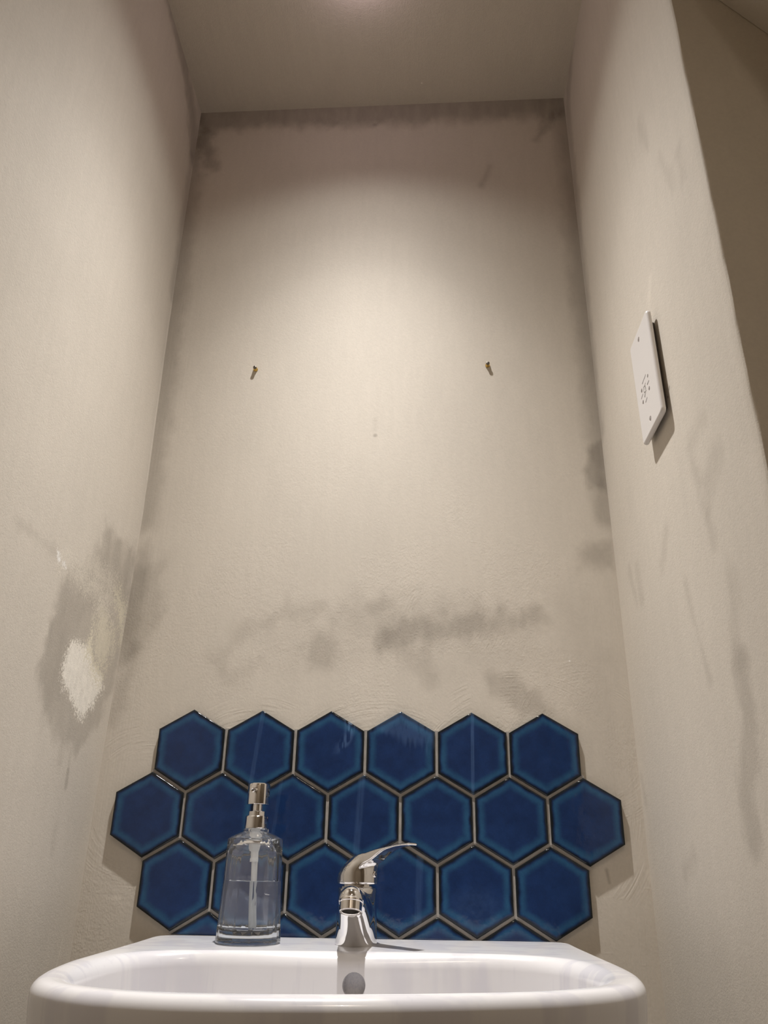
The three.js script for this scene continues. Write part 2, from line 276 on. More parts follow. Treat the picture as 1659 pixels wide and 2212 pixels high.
  I.push(n0 + 2, n0 + 3, n0 + 5, n0 + 2, n0 + 5, n0 + 4, n0, n0 + 4, n0 + 5, n0, n0 + 5, n0 + 1);
  for (const top of [0, 1]) for (let i = 0; i + 1 < W; i++) { const a = top * nv * W + i; I.push(...(top ? [a, a + 1, n0 + 5] : [a + 1, a, n0 + 4])); }
  let g = new THREE.BufferGeometry(); g.setAttribute('position', new THREE.Float32BufferAttribute(P, 3)); g.setAttribute('uv', new THREE.Float32BufferAttribute(UV, 2)); g.setIndex(I);
  g = toCreasedNormals(g, 0.7);
  struct('wall_right', g, wallMat(tex, 0.64, 1.72));
}
const plainTex = paintTex(512, 512, 0, 0, 1.2, 1.2, [], 51), plain = wallMat(plainTex, 1.2, 1.2, 0.0005);
{ // ceiling, floor, the rest of the room
  const ct = paintTex(512, 512, -0.4, 0, 0.8, 0.8, [{ p: [[0.086, 0.048]], r: 0.0014, a: 0.9, s: 0.001, w: 0, c: [0.9, 0.85, 0.75] }], 61);
  struct('ceiling', slab((x, z) => V(x, CEIL + TC * x + 0.0008 * (noise(x * 20, z * 20, 91) - 0.5), z), -0.48, 1.3, -0.02, 2.2, 80, 80, V(0, 0.1, 0), [-0.4, 0, 0.8, 0.8]), wallMat(ct, 0.8, 0.8, 0.0006));
  const ft = dataTex(512, 512, (i, j) => { const n = fbm(i / 40, j / 300, 5, 4), k = 0.16 + 0.14 * n; return [k * 1.25, k, k * 0.74]; }, true);
  struct('floor', new THREE.BoxGeometry(1.9, 0.1, 2.4).translate(0.42, -0.05, 1.0), new THREE.MeshStandardMaterial({ map: ft, roughness: 0.55 }));
  struct('wall_front', slab((x, y) => V(x, Y0 + y, 2.0), 1.3, -0.48, -Y0, 1.40, 4, 4, V(0, 0, 0.1), [0, 0, 1.2, 1.2]), plain);
  struct('wall_far_right', slab((z, y) => V(1.16, Y0 + y, z), 2.1, 0.53, -Y0, 1.40, 4, 4, V(0.1, 0, 0), [0, 0, 1.2, 1.2]), plain);
  // sloping soffit under the stair, beyond the pier
  const a = [0.386, 0.957], b = [1.16, -0.135], sh = new THREE.Shape();
  sh.moveTo(a[0], 1.40); sh.lineTo(a[0], a[1]); sh.lineTo(b[0], b[1]); sh.lineTo(b[0] + 0.02, 1.40); sh.closePath();
  struct('soffit', new THREE.ExtrudeGeometry(sh, { depth: 1.469, bevelEnabled: false }).translate(0, Y0, ZX + 0.0005), plain);
}

// ------------------------------------------------------------------ materials of the things
const porcelainMap = dataTex(512, 512, (i, j) => {
  const x = i / 512, y = j / 512, n = fbm(x * 14, y * 40, 3, 4), dry = smooth(0.52, 0.62, n) * 0.07 + (noise(x * 160, y * 200, 8) > 0.9 ? 0.03 : 0); return [0.745 - dry, 0.73 - dry, 0.735 - dry * 0.7];
}, true);
const porcelainRough = dataTex(512, 512, (i, j) => { const x = i / 512, y = j / 512, n = fbm(x * 16, y * 44, 13, 4), r = 0.10 + 0.35 * smooth(0.42, 0.6, n); return [r, r, r]; }, false);
const porcelain = new THREE.MeshPhysicalMaterial({ map: porcelainMap, roughness: 0.20, specularIntensity: 0.7, clearcoat: 0.15, clearcoatRoughness: 0.05 });
const ledgeMat = porcelain;
const chrome = new THREE.MeshStandardMaterial({ color: new THREE.Color(0.80, 0.78, 0.76), metalness: 1, roughness: 0.06 });
const chromeWorn = new THREE.MeshStandardMaterial({ color: new THREE.Color(0.74, 0.70, 0.66), metalness: 1, roughness: 0.13 });
const darkHole = new THREE.MeshStandardMaterial({ color: new THREE.Color(0.03, 0.028, 0.025), roughness: 0.8 });
const brass = new THREE.MeshStandardMaterial({ color: new THREE.Color(0.62, 0.42, 0.12), metalness: 1, roughness: 0.3 });
const steel = new THREE.MeshStandardMaterial({ color: new THREE.Color(0.20, 0.18, 0.15), metalness: 0.9, roughness: 0.45 });
const plastic = new THREE.MeshPhysicalMaterial({ color: new THREE.Color(0.74, 0.71, 0.69), roughness: 0.32, clearcoat: 0.2 });

// ------------------------------------------------------------------ hexagon tile splashback
const PITCH = 0.1, FACE = 0.09623, ROW = 0.08703, TT = 0.008, S3 = Math.sqrt(3);
const planeY = (x, z) => Y0 - 0.144 - 0.02 * z + 0.003 * x;      // top plane of the basin
{
  const sb = thing('tile_splashback', 'splashback of glossy dark blue hexagon tiles with grey grout above the white basin', 'splashback', [0, Y0, 0]);
  sb.rotation.z = -0.00412;
  const cut = -0.1462;                                           // row 4 is cut along the basin
  const hexDist = (x, y) => FACE / 2 - Math.max(Math.abs(x), Math.abs(x * 0.5 + y * S3 / 2), Math.abs(x * 0.5 - y * S3 / 2));
  function glaze(sd, extra) {
    const N = 224, M = 256, w = FACE * 1.0, h = FACE * 2 / S3;
    return dataTex(N, M, (i, j) => {
      const x = ((i + 0.5) / N - 0.5) * w, y = ((j + 0.5) / M - 0.5) * h;
      const d = hexDist(x, y) + (fbm(x * 90, y * 90, sd, 3) - 0.5) * 0.0026;
      const ring = smooth(0.003, 0.0075, d) * (1 - smooth(0.0075, 0.0165, d)), deep = smooth(0.0015, 0.0058, d);
      const n = fbm(x * 70, y * 70, sd + 4, 4), m = (noise(x * 700, y * 700, sd + 7) - 0.5) * 0.12;
      let c = [0.0105 + 0.005 * (n - 0.5), 0.0300 + 0.015 * (n - 0.5), 0.100 + 0.045 * (n - 0.5)];
      const t = [0.025, 0.100, 0.190], k = ring * (0.55 + 0.45 * (n - 0.4));
      c = c.map((v, q) => lerp(0.006 + q * 0.003, lerp(v, t[q], clamp(k)), deep) * (1 + m));
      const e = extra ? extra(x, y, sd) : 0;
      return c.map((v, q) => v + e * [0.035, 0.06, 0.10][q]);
    }, true);
  }
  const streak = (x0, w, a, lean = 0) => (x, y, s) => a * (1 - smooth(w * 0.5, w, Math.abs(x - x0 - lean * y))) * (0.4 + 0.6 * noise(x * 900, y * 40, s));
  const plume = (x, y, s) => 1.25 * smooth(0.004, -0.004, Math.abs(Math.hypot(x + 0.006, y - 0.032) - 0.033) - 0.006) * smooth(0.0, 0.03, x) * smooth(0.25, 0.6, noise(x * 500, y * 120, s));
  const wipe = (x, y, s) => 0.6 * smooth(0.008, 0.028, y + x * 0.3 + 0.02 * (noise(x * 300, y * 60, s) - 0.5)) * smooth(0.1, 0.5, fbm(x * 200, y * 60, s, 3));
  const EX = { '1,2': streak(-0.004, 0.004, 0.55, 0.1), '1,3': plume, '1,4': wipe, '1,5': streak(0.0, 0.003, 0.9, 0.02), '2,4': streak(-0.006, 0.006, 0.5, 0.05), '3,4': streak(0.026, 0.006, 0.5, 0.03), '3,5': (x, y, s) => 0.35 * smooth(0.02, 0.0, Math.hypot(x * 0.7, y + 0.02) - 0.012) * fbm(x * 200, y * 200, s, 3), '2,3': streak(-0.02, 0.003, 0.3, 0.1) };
  const wav = dataTex(256, 256, (i, j) => { const n = 0.6 * noise(i / 32, j / 32, 3, 8) + 0.3 * noise(i / 12.8, j / 12.8, 4, 20) + 0.1 * noise(i / 4, j / 4, 5, 64); return [n, n, n]; }, false);
  wav.wrapS = wav.wrapT = THREE.RepeatWrapping;
  function tileGeo(poly) {                                       // poly counter-clockwise, rounded rim
    const cx = poly.reduce((a, p) => a + p[0], 0) / poly.length, cy = poly.reduce((a, p) => a + p[1], 0) / poly.length, per = [];
    const K = 6; for (let i = 0; i < poly.length; i++) { const a = poly[i], b = poly[(i + 1) % poly.length]; for (let k = 0; k < K; k++) per.push([lerp(a[0], b[0], k / K), lerp(a[1], b[1], k / K)]); }
    const R = Math.min(...per.map(p => Math.hypot(p[0] - cx, p[1] - cy))), rings = [[0, 0], [0, TT - 0.0018], [0.0003, TT - 0.0009], [0.0010, TT - 0.0003], [0.0022, TT], [Math.min(0.006, R * 0.4), TT + 0.0001], [R * 0.55, TT + 0.0001]];
    const P = [], UV = [], I = [], W = per.length;
    for (const [ins, z] of rings) for (const p of per) { const f = 1 - Math.min(ins, R * 0.6) / R, x = cx + (p[0] - cx) * f, y = cy + (p[1] - cy) * f; P.push(x, y, z); UV.push(x / FACE + 0.5, y / (FACE * 2 / S3) + 0.5); }
    P.push(cx, cy, TT + 0.0001); UV.push(cx / FACE + 0.5, cy / (FACE * 2 / S3) + 0.5);
    for (let r = 0; r + 1 < rings.length; r++) for (let i = 0; i < W; i++) { const a = r * W + i, b = r * W + (i + 1) % W; I.push(a, b, b + W, a, b + W, a + W); }
    for (let i = 0; i < W; i++) I.push((rings.length - 1) * W + i, (rings.length - 1) * W + (i + 1) % W, rings.length * W);
    const g = new THREE.BufferGeometry(); g.setAttribute('position', new THREE.Float32BufferAttribute(P, 3)); g.setAttribute('uv', new THREE.Float32BufferAttribute(UV, 2)); g.setIndex(I); g.computeVertexNormals(); return g;
  }
  const hex = [...Array(6)].map((_, k) => { const a = Math.PI / 6 + k * Math.PI / 3; return [Math.cos(a) * FACE / S3, Math.sin(a) * FACE / S3]; });
  const clipBelow = (poly, y) => { const o = []; poly.forEach((p, i) => { const q = poly[(i + 1) % poly.length]; if (p[1] >= y) o.push(p); if ((p[1] >= y) !== (q[1] >= y)) { const t = (y - p[1]) / (q[1] - p[1]); o.push([lerp(p[0], q[0], t), y]); } }); return o; };
  const whole = tileGeo(hex), cells = [];
  for (let row = 1; row <= 4; row++) for (let i = row === 4 ? 2 : 1; i <= (row % 2 ? 6 : row === 2 ? 7 : 6); i++) cells.push([row, i, (i - (row % 2 ? 3.5 : 4)) * PITCH, -(row - 2) * ROW]);
  let tn = 0;
  for (const [row, i, x, y] of cells) {
    const tex = glaze(100 + row * 17 + i * 5, EX[`${row},${i}`]);
    const mat = new THREE.MeshPhysicalMaterial({ map: tex, roughness: 0.09, bumpMap: wav, bumpScale: 0.00025, specularIntensity: 0.75 });
    const g = row === 4 ? tileGeo(clipBelow(hex, cut - y)) : whole;
    const m = mesh(tn ? `tile_${String(tn).padStart(3, '0')}` : 'tile', g, mat, sb); tn++;
    m.position.set(x + (rnd() - 0.5) * 0.0006, y + (rnd() - 0.5) * 0.0006, (rnd() - 0.5) * 0.0004 + 0.0003);
    m.rotation.set((rnd() - 0.5) * 0.006, (rnd() - 0.5) * 0.006, (rnd() - 0.5) * 0.006);
  }
  // grout: a bead in every joint between two tiles
  const gap = PITCH - FACE, beads = [];
  for (const [, , x, y] of cells) for (const a of [0, Math.PI / 3, 2 * Math.PI / 3]) {
    const nx = x + Math.cos(a) * PITCH, ny = y + Math.sin(a) * ROW / (S3 / 2) ;
    if (!cells.some(c => Math.hypot(c[2] - nx, c[3] - ny) < 0.02)) continue;
    let L = FACE / S3 + gap * 1.1, mx = (x + nx) / 2, my = (y + ny) / 2;
    const b = new THREE.BoxGeometry(gap + 0.0012, L, TT - 0.0032, 1, 12, 1), p = b.attributes.position;
    for (let k = 0; k < p.count; k++) if (p.getZ(k) > 0) p.setZ(k, p.getZ(k) + 0.0007 * (noise(p.getY(k) * 400 + x * 90, y * 50 + a, 7) - 0.5));
    b.translate(0, 0, (TT - 0.0032) / 2 + 0.0002); b.rotateZ(a); b.translate(mx, my, 0);
    const q = b.attributes.position; for (let k = 0; k < q.count; k++) if (q.getY(k) < cut) q.setY(k, cut);
    b.computeVertexNormals(); beads.push(b);
  }
  const gt = dataTex(256, 256, (i, j) => { const n = fbm(i / 20, j / 20, 3, 4), k = 0.36 + 0.18 * (n - 0.5) - (noise(i / 3, j / 3, 9) > 0.93 ? 0.15 : 0); return [k, k * 0.92, k * 0.83]; }, true);
  mesh('grout', mergeGeometries(beads), new THREE.MeshStandardMaterial({ map: gt, roughness: 0.9 }), sb).userData.label = 'grey recessed grout joints';
}

// ------------------------------------------------------------------ basin
{
  const b = thing('basin', 'wide white ceramic wash basin below the blue tiles', 'basin', [0, 0, 0]);
  const C = [0.008, 0.27];
  const OUT = [[-0.255, 0.0095], [-0.10, 0.0092], [0.10, 0.0090], [0.256, 0.0088], [0.2660, 0.016], [0.2695, 0.06], [0.2745, 0.11], [0.2805, 0.17], [0.2865, 0.23], [0.2885, 0.28], [0.2835, 0.322], [0.2685, 0.355], [0.2420, 0.382], [0.190, 0.410], [0.115, 0.430], [0.037, 0.446], [-0.0615, 0.458], [-0.117, 0.459], [-0.177, 0.448], [-0.214, 0.429], [-0.2405, 0.407], [-0.257, 0.380], [-0.268, 0.335], [-0.2745, 0.27], [-0.2715, 0.19], [-0.2675, 0.10], [-0.2655, 0.018]];
  const INN = [[-0.185, 0.178], [-0.08, 0.172], [0.03, 0.166], [0.13, 0.163], [0.195, 0.168], [0.232, 0.195], [0.248, 0.255], [0.246, 0.315], [0.226, 0.355], [0.185, 0.382], [0.12, 0.400], [0.03, 0.416], [-0.07, 0.427], [-0.14, 0.425], [-0.192, 0.408], [-0.222, 0.375], [-0.236, 0.32], [-0.236, 0.25], [-0.222, 0.198]];
  const N = 288;
  function polar(ctrl, tension) {
    const cv = new THREE.CatmullRomCurve3(ctrl.map(p => V(p[0], 0, p[1])), true, 'catmullrom', tension).getPoints(1600), r = [];
    const ang = cv.map(p => Math.atan2(p.z - C[1], p.x - C[0]));
    for (let k = 0; k < N; k++) {
      const t = -Math.PI + (k + 0.5) / N * 2 * Math.PI; let best = null;
      for (let i = 0; i + 1 < cv.length; i++) { let a = ang[i], d = ang[i + 1] - a; if (d > Math.PI) d -= 2 * Math.PI; if (d < -Math.PI) d += 2 * Math.PI; let o = t - a; if (o > Math.PI) o -= 2 * Math.PI; if (o < -Math.PI) o += 2 * Math.PI; if (d !== 0 && o / d >= 0 && o / d <= 1) { best = lerp(Math.hypot(cv[i].x - C[0], cv[i].z - C[1]), Math.hypot(cv[i + 1].x - C[0], cv[i + 1].z - C[1]), o / d); break; } }
      r.push(best ?? r[r.length - 1]);
    }
    return r;
  }
  const even = (r, w) => { for (let t = 0; t < 2; t++) r = r.map((_, k) => { let a = 0; for (let q = -w; q <= w; q++) a += r[(k + q + N) % N]; return a / (2 * w + 1); }); return r; };
  const ro = even(polar(OUT, 0.35), 1), ri = even(polar(INN, 0.5), 5);
  const L = [];                                                  // [which outline, inset, height below the top plane, share of the way to the other outline]
  for (const [ins, y] of [[0.13, -0.205], [0.08, -0.196], [0.04, -0.170], [0.018, -0.115], [0.006, -0.060], [0.0015, -0.030], [0.0002, -0.017]]) L.push(['o', ins, y]);
  for (let k = 0; k <= 7; k++) { const a = k / 7 * Math.PI / 2; L.push(['o', 0.0115 * (1 - Math.cos(a)), -0.0115 + 0.0115 * Math.sin(a)]); }
  L.push(['m', 0.25, 0.0003], ['m', 0.6, 0.0002]);
  for (let k = 0; k <= 9; k++) { const a = k / 9 * 1.5; L.push(['i', -0.017 + 0.017 * Math.sin(a), -0.0165 * (1 - Math.cos(a))]); }
  for (const [ins, y] of [[0.0012, -0.030], [0.0022, -0.045], [0.004, -0.065], [0.009, -0.095], [0.020, -0.125], [0.045, -0.145], [0.085, -0.154], [0.13, -0.159]]) L.push(['i', ins, y]);
  const P = [], UV = [], I = [];
  const put = (x, z, y) => { P.push(x, planeY(x, z) + y, z); UV.push(x / 0.6 + 0.5, z / 0.6); };
  for (const [w, a, y] of L) for (let k = 0; k < N; k++) {
    const t = -Math.PI + (k + 0.5) / N * 2 * Math.PI; let r = w === 'o' ? ro[k] - a : w === 'i' ? ri[k] - Math.min(a, ri[k] * 0.9) : lerp(ro[k] - 0.0115, ri[k] + 0.017, a);
    put(C[0] + Math.cos(t) * r, C[1] + Math.sin(t) * r, y);
  }
  for (let l = 0; l + 1 < L.length; l++) for (let k = 0; k < N; k++) { const a = l * N + k, c = l * N + (k + 1) % N; I.push(a, a + N, c + N, a, c + N, c); }
  const n0 = L.length * N; put(C[0], C[1], -0.206); put(C[0], C[1], -0.161);
  for (let k = 0; k < N; k++) { I.push(k, (k + 1) % N, n0); const a = (L.length - 1) * N; I.push(a + k, n0 + 1, a + (k + 1) % N); }
  let g = new THREE.BufferGeometry(); g.setAttribute('position', new THREE.Float32BufferAttribute(P, 3)); g.setAttribute('uv', new THREE.Float32BufferAttribute(UV, 2)); g.setIndex(I); g.computeVertexNormals();
  const ev = new Evaluator(); ev.useGroups = false;
  const A = new Brush(g); A.updateMatrixWorld();
  const hole = new Brush(new THREE.CylinderGeometry(0.0125, 0.0125, 0.060, 48).rotateX(Math.PI / 2 - 0.08).translate(0.0068, Y0 - 0.1772, 0.180)); hole.updateMatrixWorld();
  const drain = new Brush(new THREE.CylinderGeometry(0.021, 0.021, 0.03, 40).translate(0.005, planeY(0, 0.28) - 0.159, 0.28)); drain.updateMatrixWorld();
  let r = ev.evaluate(A, hole, SUBTRACTION); r.updateMatrixWorld(); r = ev.evaluate(r, drain, SUBTRACTION);
  mesh('bowl', r.geometry, porcelain, b);
  mesh('drain_waste', lathe([[0, 0], [0.014, 0.0002], [0.0145, 0.0015], [0.019, 0.002], [0.0205, 0.004], [0.0205, 0.009]], 40).translate(0.005, planeY(0, 0.28) - 0.169, 0.28), chrome, b);
}

// ------------------------------------------------------------------ mixer tap
{
  const bx = 0.001, bz = 0.0855, t = thing('mixer_tap', 'chrome single lever mixer tap on the basin ledge, lever turned to the right', 'tap', [bx, planeY(bx, bz) - 0.0002, bz]);
  const body = (x, y, z) => {
    const q = Math.hypot(x, z), rr = 0.0226 + 0.0022 * Math.exp(-Math.pow(y / 0.012, 2)) + 0.0012 * smooth(0.035, 0.062, y);
    let d = smax(q - rr, Math.abs(y - 0.031) - 0.031, 0.002);
    const p = [x - 0.001 * clamp(z / 0.09), y, z];
    let s = cone(p, [0, 0.036, 0.004], [0, 0.0515, 0.0885], 0.0195, 0.0142);
    s = smin(s, cone(p, [0, 0.012, 0.006], [0, 0.043, 0.070], 0.0205, 0.0085), 0.016);
    s = smax(s, -y, 0.001);
    d = smin(d, s, 0.010);
    // seat for the aerator
    const ax = x - 0.001, az = z - 0.092, yy = (y - 0.0488), al = yy * Math.cos(0.33) - az * Math.sin(0.33), ac = yy * Math.sin(0.33) + az * Math.cos(0.33), ca = Math.hypot(ax, ac) - 0.0131;
    return smax(d, -Math.max(ca, al - 0.001), 0.0008);
  };
  mesh('tap_body', sdfMesh(body, [0, 0.04, 0.038], 0.068, 128), chrome, t);
  const aer = mesh('aerator', creased(lathe([[0.0096, 0.004], [0.0096, -0.0095], [0.0104, -0.0105], [0.0118, -0.0105], [0.0124, -0.0095], [0.0126, -0.001], [0.0133, 0.0], [0.0133, 0.0016], [0.0126, 0.0024], [0.0120, 0.004]], 48), 0.5), chromeWorn, t);
  aer.position.set(0.001, 0.0488, 0.0920); aer.rotation.x = -0.33;
  mesh('aerator_mesh', new THREE.CylinderGeometry(0.0098, 0.0098, 0.002, 40).translate(0, -0.002, 0), darkHole, aer);
  mesh('cartridge_collar', creased(lathe([[0, 0.0600], [0.0203, 0.0600], [0.0203, 0.0632], [0.0185, 0.0636], [0.0185, 0.0672], [0, 0.0672]], 48), 0.4), chromeWorn, t);
  // lever: its long axis is u
  const TOP = [[-0.030, 0.0690], [-0.0255, 0.0765], [-0.0156, 0.0855], [0.0007, 0.0938], [0.018, 0.0998], [0.0423, 0.1057], [0.0694, 0.1098], [0.0831, 0.1113], [0.0955, 0.1122]];
  const BOT = [[-0.03, 0.082], [0.0, 0.086], [0.020, 0.0880], [0.0255, 0.0895], [0.0305, 0.0912], [0.0366, 0.0940], [0.0401, 0.0967], [0.0542, 0.1040], [0.0717, 0.1080], [0.0831, 0.1088], [0.0955, 0.1088]];
  const WID = [[-0.03, 0.012], [0.0, 0.0135], [0.02, 0.0145], [0.04, 0.0122], [0.07, 0.0100], [0.0955, 0.0085]];
  const at = (tab, u) => { if (u <= tab[0][0]) return tab[0][1]; for (let k = 0; k + 1 < tab.length; k++) if (u <= tab[k + 1][0]) { const f = (u - tab[k][0]) / (tab[k + 1][0] - tab[k][0]); return lerp(tab[k][1], tab[k + 1][1], f); } return tab[tab.length - 1][1]; };
  const handle = (v, y, u) => {
    const top = (at(TOP, u - 0.003) + at(TOP, u) + at(TOP, u + 0.003)) / 3, q = Math.hypot(u, v);
    let dome = smax(q - (0.0254 - 0.0022 * smooth(0.075, 0.1, y)), (y - top + v * v * 10) * 0.80, 0.009); dome = smax(dome, 0.0655 - y, 0.003);
    const bot = (at(BOT, u - 0.003) + at(BOT, u) + at(BOT, u + 0.003)) / 3, w = at(WID, u), mid = (top + bot) / 2, hh = Math.max((top - bot) / 2, 0.0012);
    const ey = Math.abs(y - mid + v * v * 4) - hh, ev = Math.abs(v) - w, eu = Math.max(u - 0.0945, -u);
    let lev = smax(smax(ey, ev, 0.003), eu, 0.003);
    let d = smin(dome, lev * 0.8, 0.006);
    return smax(d, -smax(q - 0.0205, y - 0.074, 0.002), 0.0012);  // hollow underneath
  };
  const h = mesh('lever_handle', sdfMesh(handle, [0, 0.085, 0.035], 0.066, 150), chrome, t); h.rotation.y = THREE.MathUtils.degToRad(48);
  const cap = mesh('index_cap', creased(lathe([[0, 0.0012], [0.0008, 0.0012], [0.0009, 0.0018], [0.0026, 0.0018], [0.0034, 0.0012], [0.0036, 0], [0, -0.001]], 28), 0.4), chromeWorn, h);
  cap.rotation.set(Math.PI / 2, 0, -0.2); cap.position.set(0.0252 * Math.sin(0.2), 0.0770, 0.0252 * Math.cos(0.2));
}

// ------------------------------------------------------------------ soap dispenser
{
  const bx = -0.128, bz = 0.094, d = thing('soap_dispenser', 'clear glass pump bottle half full of clear liquid with a chrome pump top', 'dispenser', [bx, planeY(bx, bz) + 0.0002, bz]);
  const glass = new THREE.MeshPhysicalMaterial({ color: 0xffffff, transmission: 0.97, thickness: 0.01, ior: 1.5, roughness: 0.0, attenuationColor: new THREE.Color(0.93, 0.96, 0.98), attenuationDistance: 0.08 });
  const rin = h => h < 0.018 ? lerp(0.0280, 0.0318, smooth(0.0135, 0.018, h)) : lerp(0.0318, 0.0288, clamp((h - 0.018) / 0.082));
  const outer = [[0, 0.0012], [0.028, 0.0008], [0.035, 0], [0.0376, 0.0006], [0.0386, 0.0022], [0.0385, 0.006], [0.0350, 0.067], [0.0343, 0.110], [0.0341, 0.1135], [0.0334, 0.1152], [0.0300, 0.1172], [0.0250, 0.1196], [0.0195, 0.1218], [0.0166, 0.1226], [0.0160, 0.1232], [0.0158, 0.1262], [0.0150, 0.1268]];
  const inner = [[0.0098, 0.1268], [0.0090, 0.1255], [0.0090, 0.1190], [0.0125, 0.1170], [0.0200, 0.1130], [0.0255, 0.1070], [0.0281, 0.1005], [0.0288, 0.094]];
  for (const h of [0.08, 0.067, 0.05, 0.035, 0.022, 0.018, 0.0165, 0.0150]) inner.push([rin(h), h]); inner.push([0.0255, 0.0136], [0.015, 0.0128], [0, 0.0126]);
  mesh('bottle', creased(lathe([...outer, ...inner], 96), 0.55), glass, d).userData.label = 'thick clear glass bottle';
  const lq = [[0, 0.0124], [0.015, 0.0126], [0.0257, 0.0134]]; for (const h of [0.0150, 0.0165, 0.018, 0.022, 0.035, 0.05, 0.0665]) lq.push([rin(h) + 0.0002, h]); lq.push([rin(0.067) + 0.0002, 0.0676], [0.0276, 0.0669], [0, 0.0667]);
  mesh('liquid', creased(lathe(lq, 96), 0.6), new THREE.MeshPhysicalMaterial({ color: 0xffffff, transmission: 0.98, thickness: 0.03, ior: 1.34, roughness: 0.0, attenuationColor: new THREE.Color(0.80, 0.88, 0.97), attenuationDistance: 0.10 }), d);
  const white = new THREE.MeshPhysicalMaterial({ color: new THREE.Color(0.92, 0.94, 0.95), roughness: 0.5 });
  const tube = mesh('dip_tube', new THREE.TubeGeometry(new THREE.CatmullRomCurve3([V(0, 0.095, 0), V(0.0012, 0.07, 0), V(0.003, 0.035, 0.0), V(0.0045, 0.0145, 0)]), 24, 0.0027, 16), white, d);
  mesh('pump_adapter', creased(lathe([[0, 0.089], [0.0046, 0.089], [0.0046, 0.0925], [0.0037, 0.0945], [0.0040, 0.1035], [0.0062, 0.1080], [0.0072, 0.1100], [0.0072, 0.1262], [0.0130, 0.1270], [0.0138, 0.1286], [0, 0.1290]], 40), 0.5), white, d);
  mesh('pump_collar', creased(lathe([[0, 0.1272], [0.0148, 0.1272], [0.0150, 0.1280], [0.0146, 0.1408], [0.0139, 0.1418], [0.0108, 0.1420], [0.0107, 0.1470], [0.0102, 0.1475], [0, 0.1476]], 56), 0.35), chrome, d);
  mesh('pump_stem', creased(lathe([[0, 0.1470], [0.0063, 0.1470], [0.0062, 0.1560], [0, 0.1560]], 40), 0.4), chrome, d);
  const head = mesh('pump_head', creased(lathe([[0, 0.1555], [0.0128, 0.1553], [0.0140, 0.1555], [0.0142, 0.1560], [0.0139, 0.1782], [0.0133, 0.1800], [0.0118, 0.1809], [0.0, 0.1813]], 64), 0.4), chrome, d);
  const nz = mesh('nozzle', creased(lathe([[0.0011, 0.007], [0.0011, 0.0095], [0.0020, 0.0100], [0.0027, 0.0096], [0.0029, 0.0085], [0.0029, -0.002], [0, -0.002]], 32), 0.4), chrome, head);
  nz.rotation.set(Math.PI / 2 + 0.16, 0, 0.12, 'YXZ'); nz.rotation.y = -0.10; nz.position.set(-0.0014, 0.1728, 0.0125);
  mesh('nozzle_hole', new THREE.CylinderGeometry(0.0012, 0.0012, 0.001, 20).translate(0, 0.0072, 0), darkHole, nz);
}

// ------------------------------------------------------------------ brass wall plugs with screws
const screwLabels = ['brass wall plug with steel screw, left one of the pair high on the back wall', 'brass wall plug with steel screw on the back wall, nearer the shaver socket'];
{
  const crossHead = (() => {
    const pts = []; for (let k = 0; k <= 8; k++) { const a = k / 8 * Math.PI / 2; pts.push([0.0028 * Math.sin(a), 0.0100 + 0.0012 * Math.cos(a)]); }
    const body = lathe([[0, 0.0112], ...pts.slice(1), [0.0027, 0.0086], [0.0016, 0.0080], [0.0016, 0.005], [0, 0.005]].reverse(), 28);
    const ev = new Evaluator(); ev.useGroups = false; const A = new Brush(body); A.updateMatrixWorld(); let r = A;
    for (const a of [0.3, 0.3 + Math.PI / 2]) { const c = new Brush(new THREE.BoxGeometry(0.0032, 0.004, 0.0008).rotateY(a).translate(0, 0.0110, 0)); c.updateMatrixWorld(); r = ev.evaluate(r, c, SUBTRACTION); r.updateMatrixWorld(); }
    return r.geometry;
  })();
  const plug = creased(lathe([[0, 0.0], [0.0036, 0.0], [0.0038, 0.0008], [0.0034, 0.0028], [0.0026, 0.0048], [0.0018, 0.0054], [0, 0.0054]], 8), 0.2);
  const s = thing('wall_screw', screwLabels[0], 'screw', [-0.2100, Y0 + 0.7362, 0], 'brass wall plugs on the back wall');
  s.scale.setScalar(1.12); mesh('wall_plug', plug, brass, s); mesh('screw', crossHead, steel, s).position.y = -0.0030; s.rotation.x = Math.PI / 2;
  const c = s.clone(); c.name = numbered('wall_screw'); c.position.set(0.1968, Y0 + 0.7358, 0); c.userData = { ...s.userData, label: screwLabels[1] }; c.rotation.set(Math.PI / 2, 0.5, 0); scene.add(c);
}

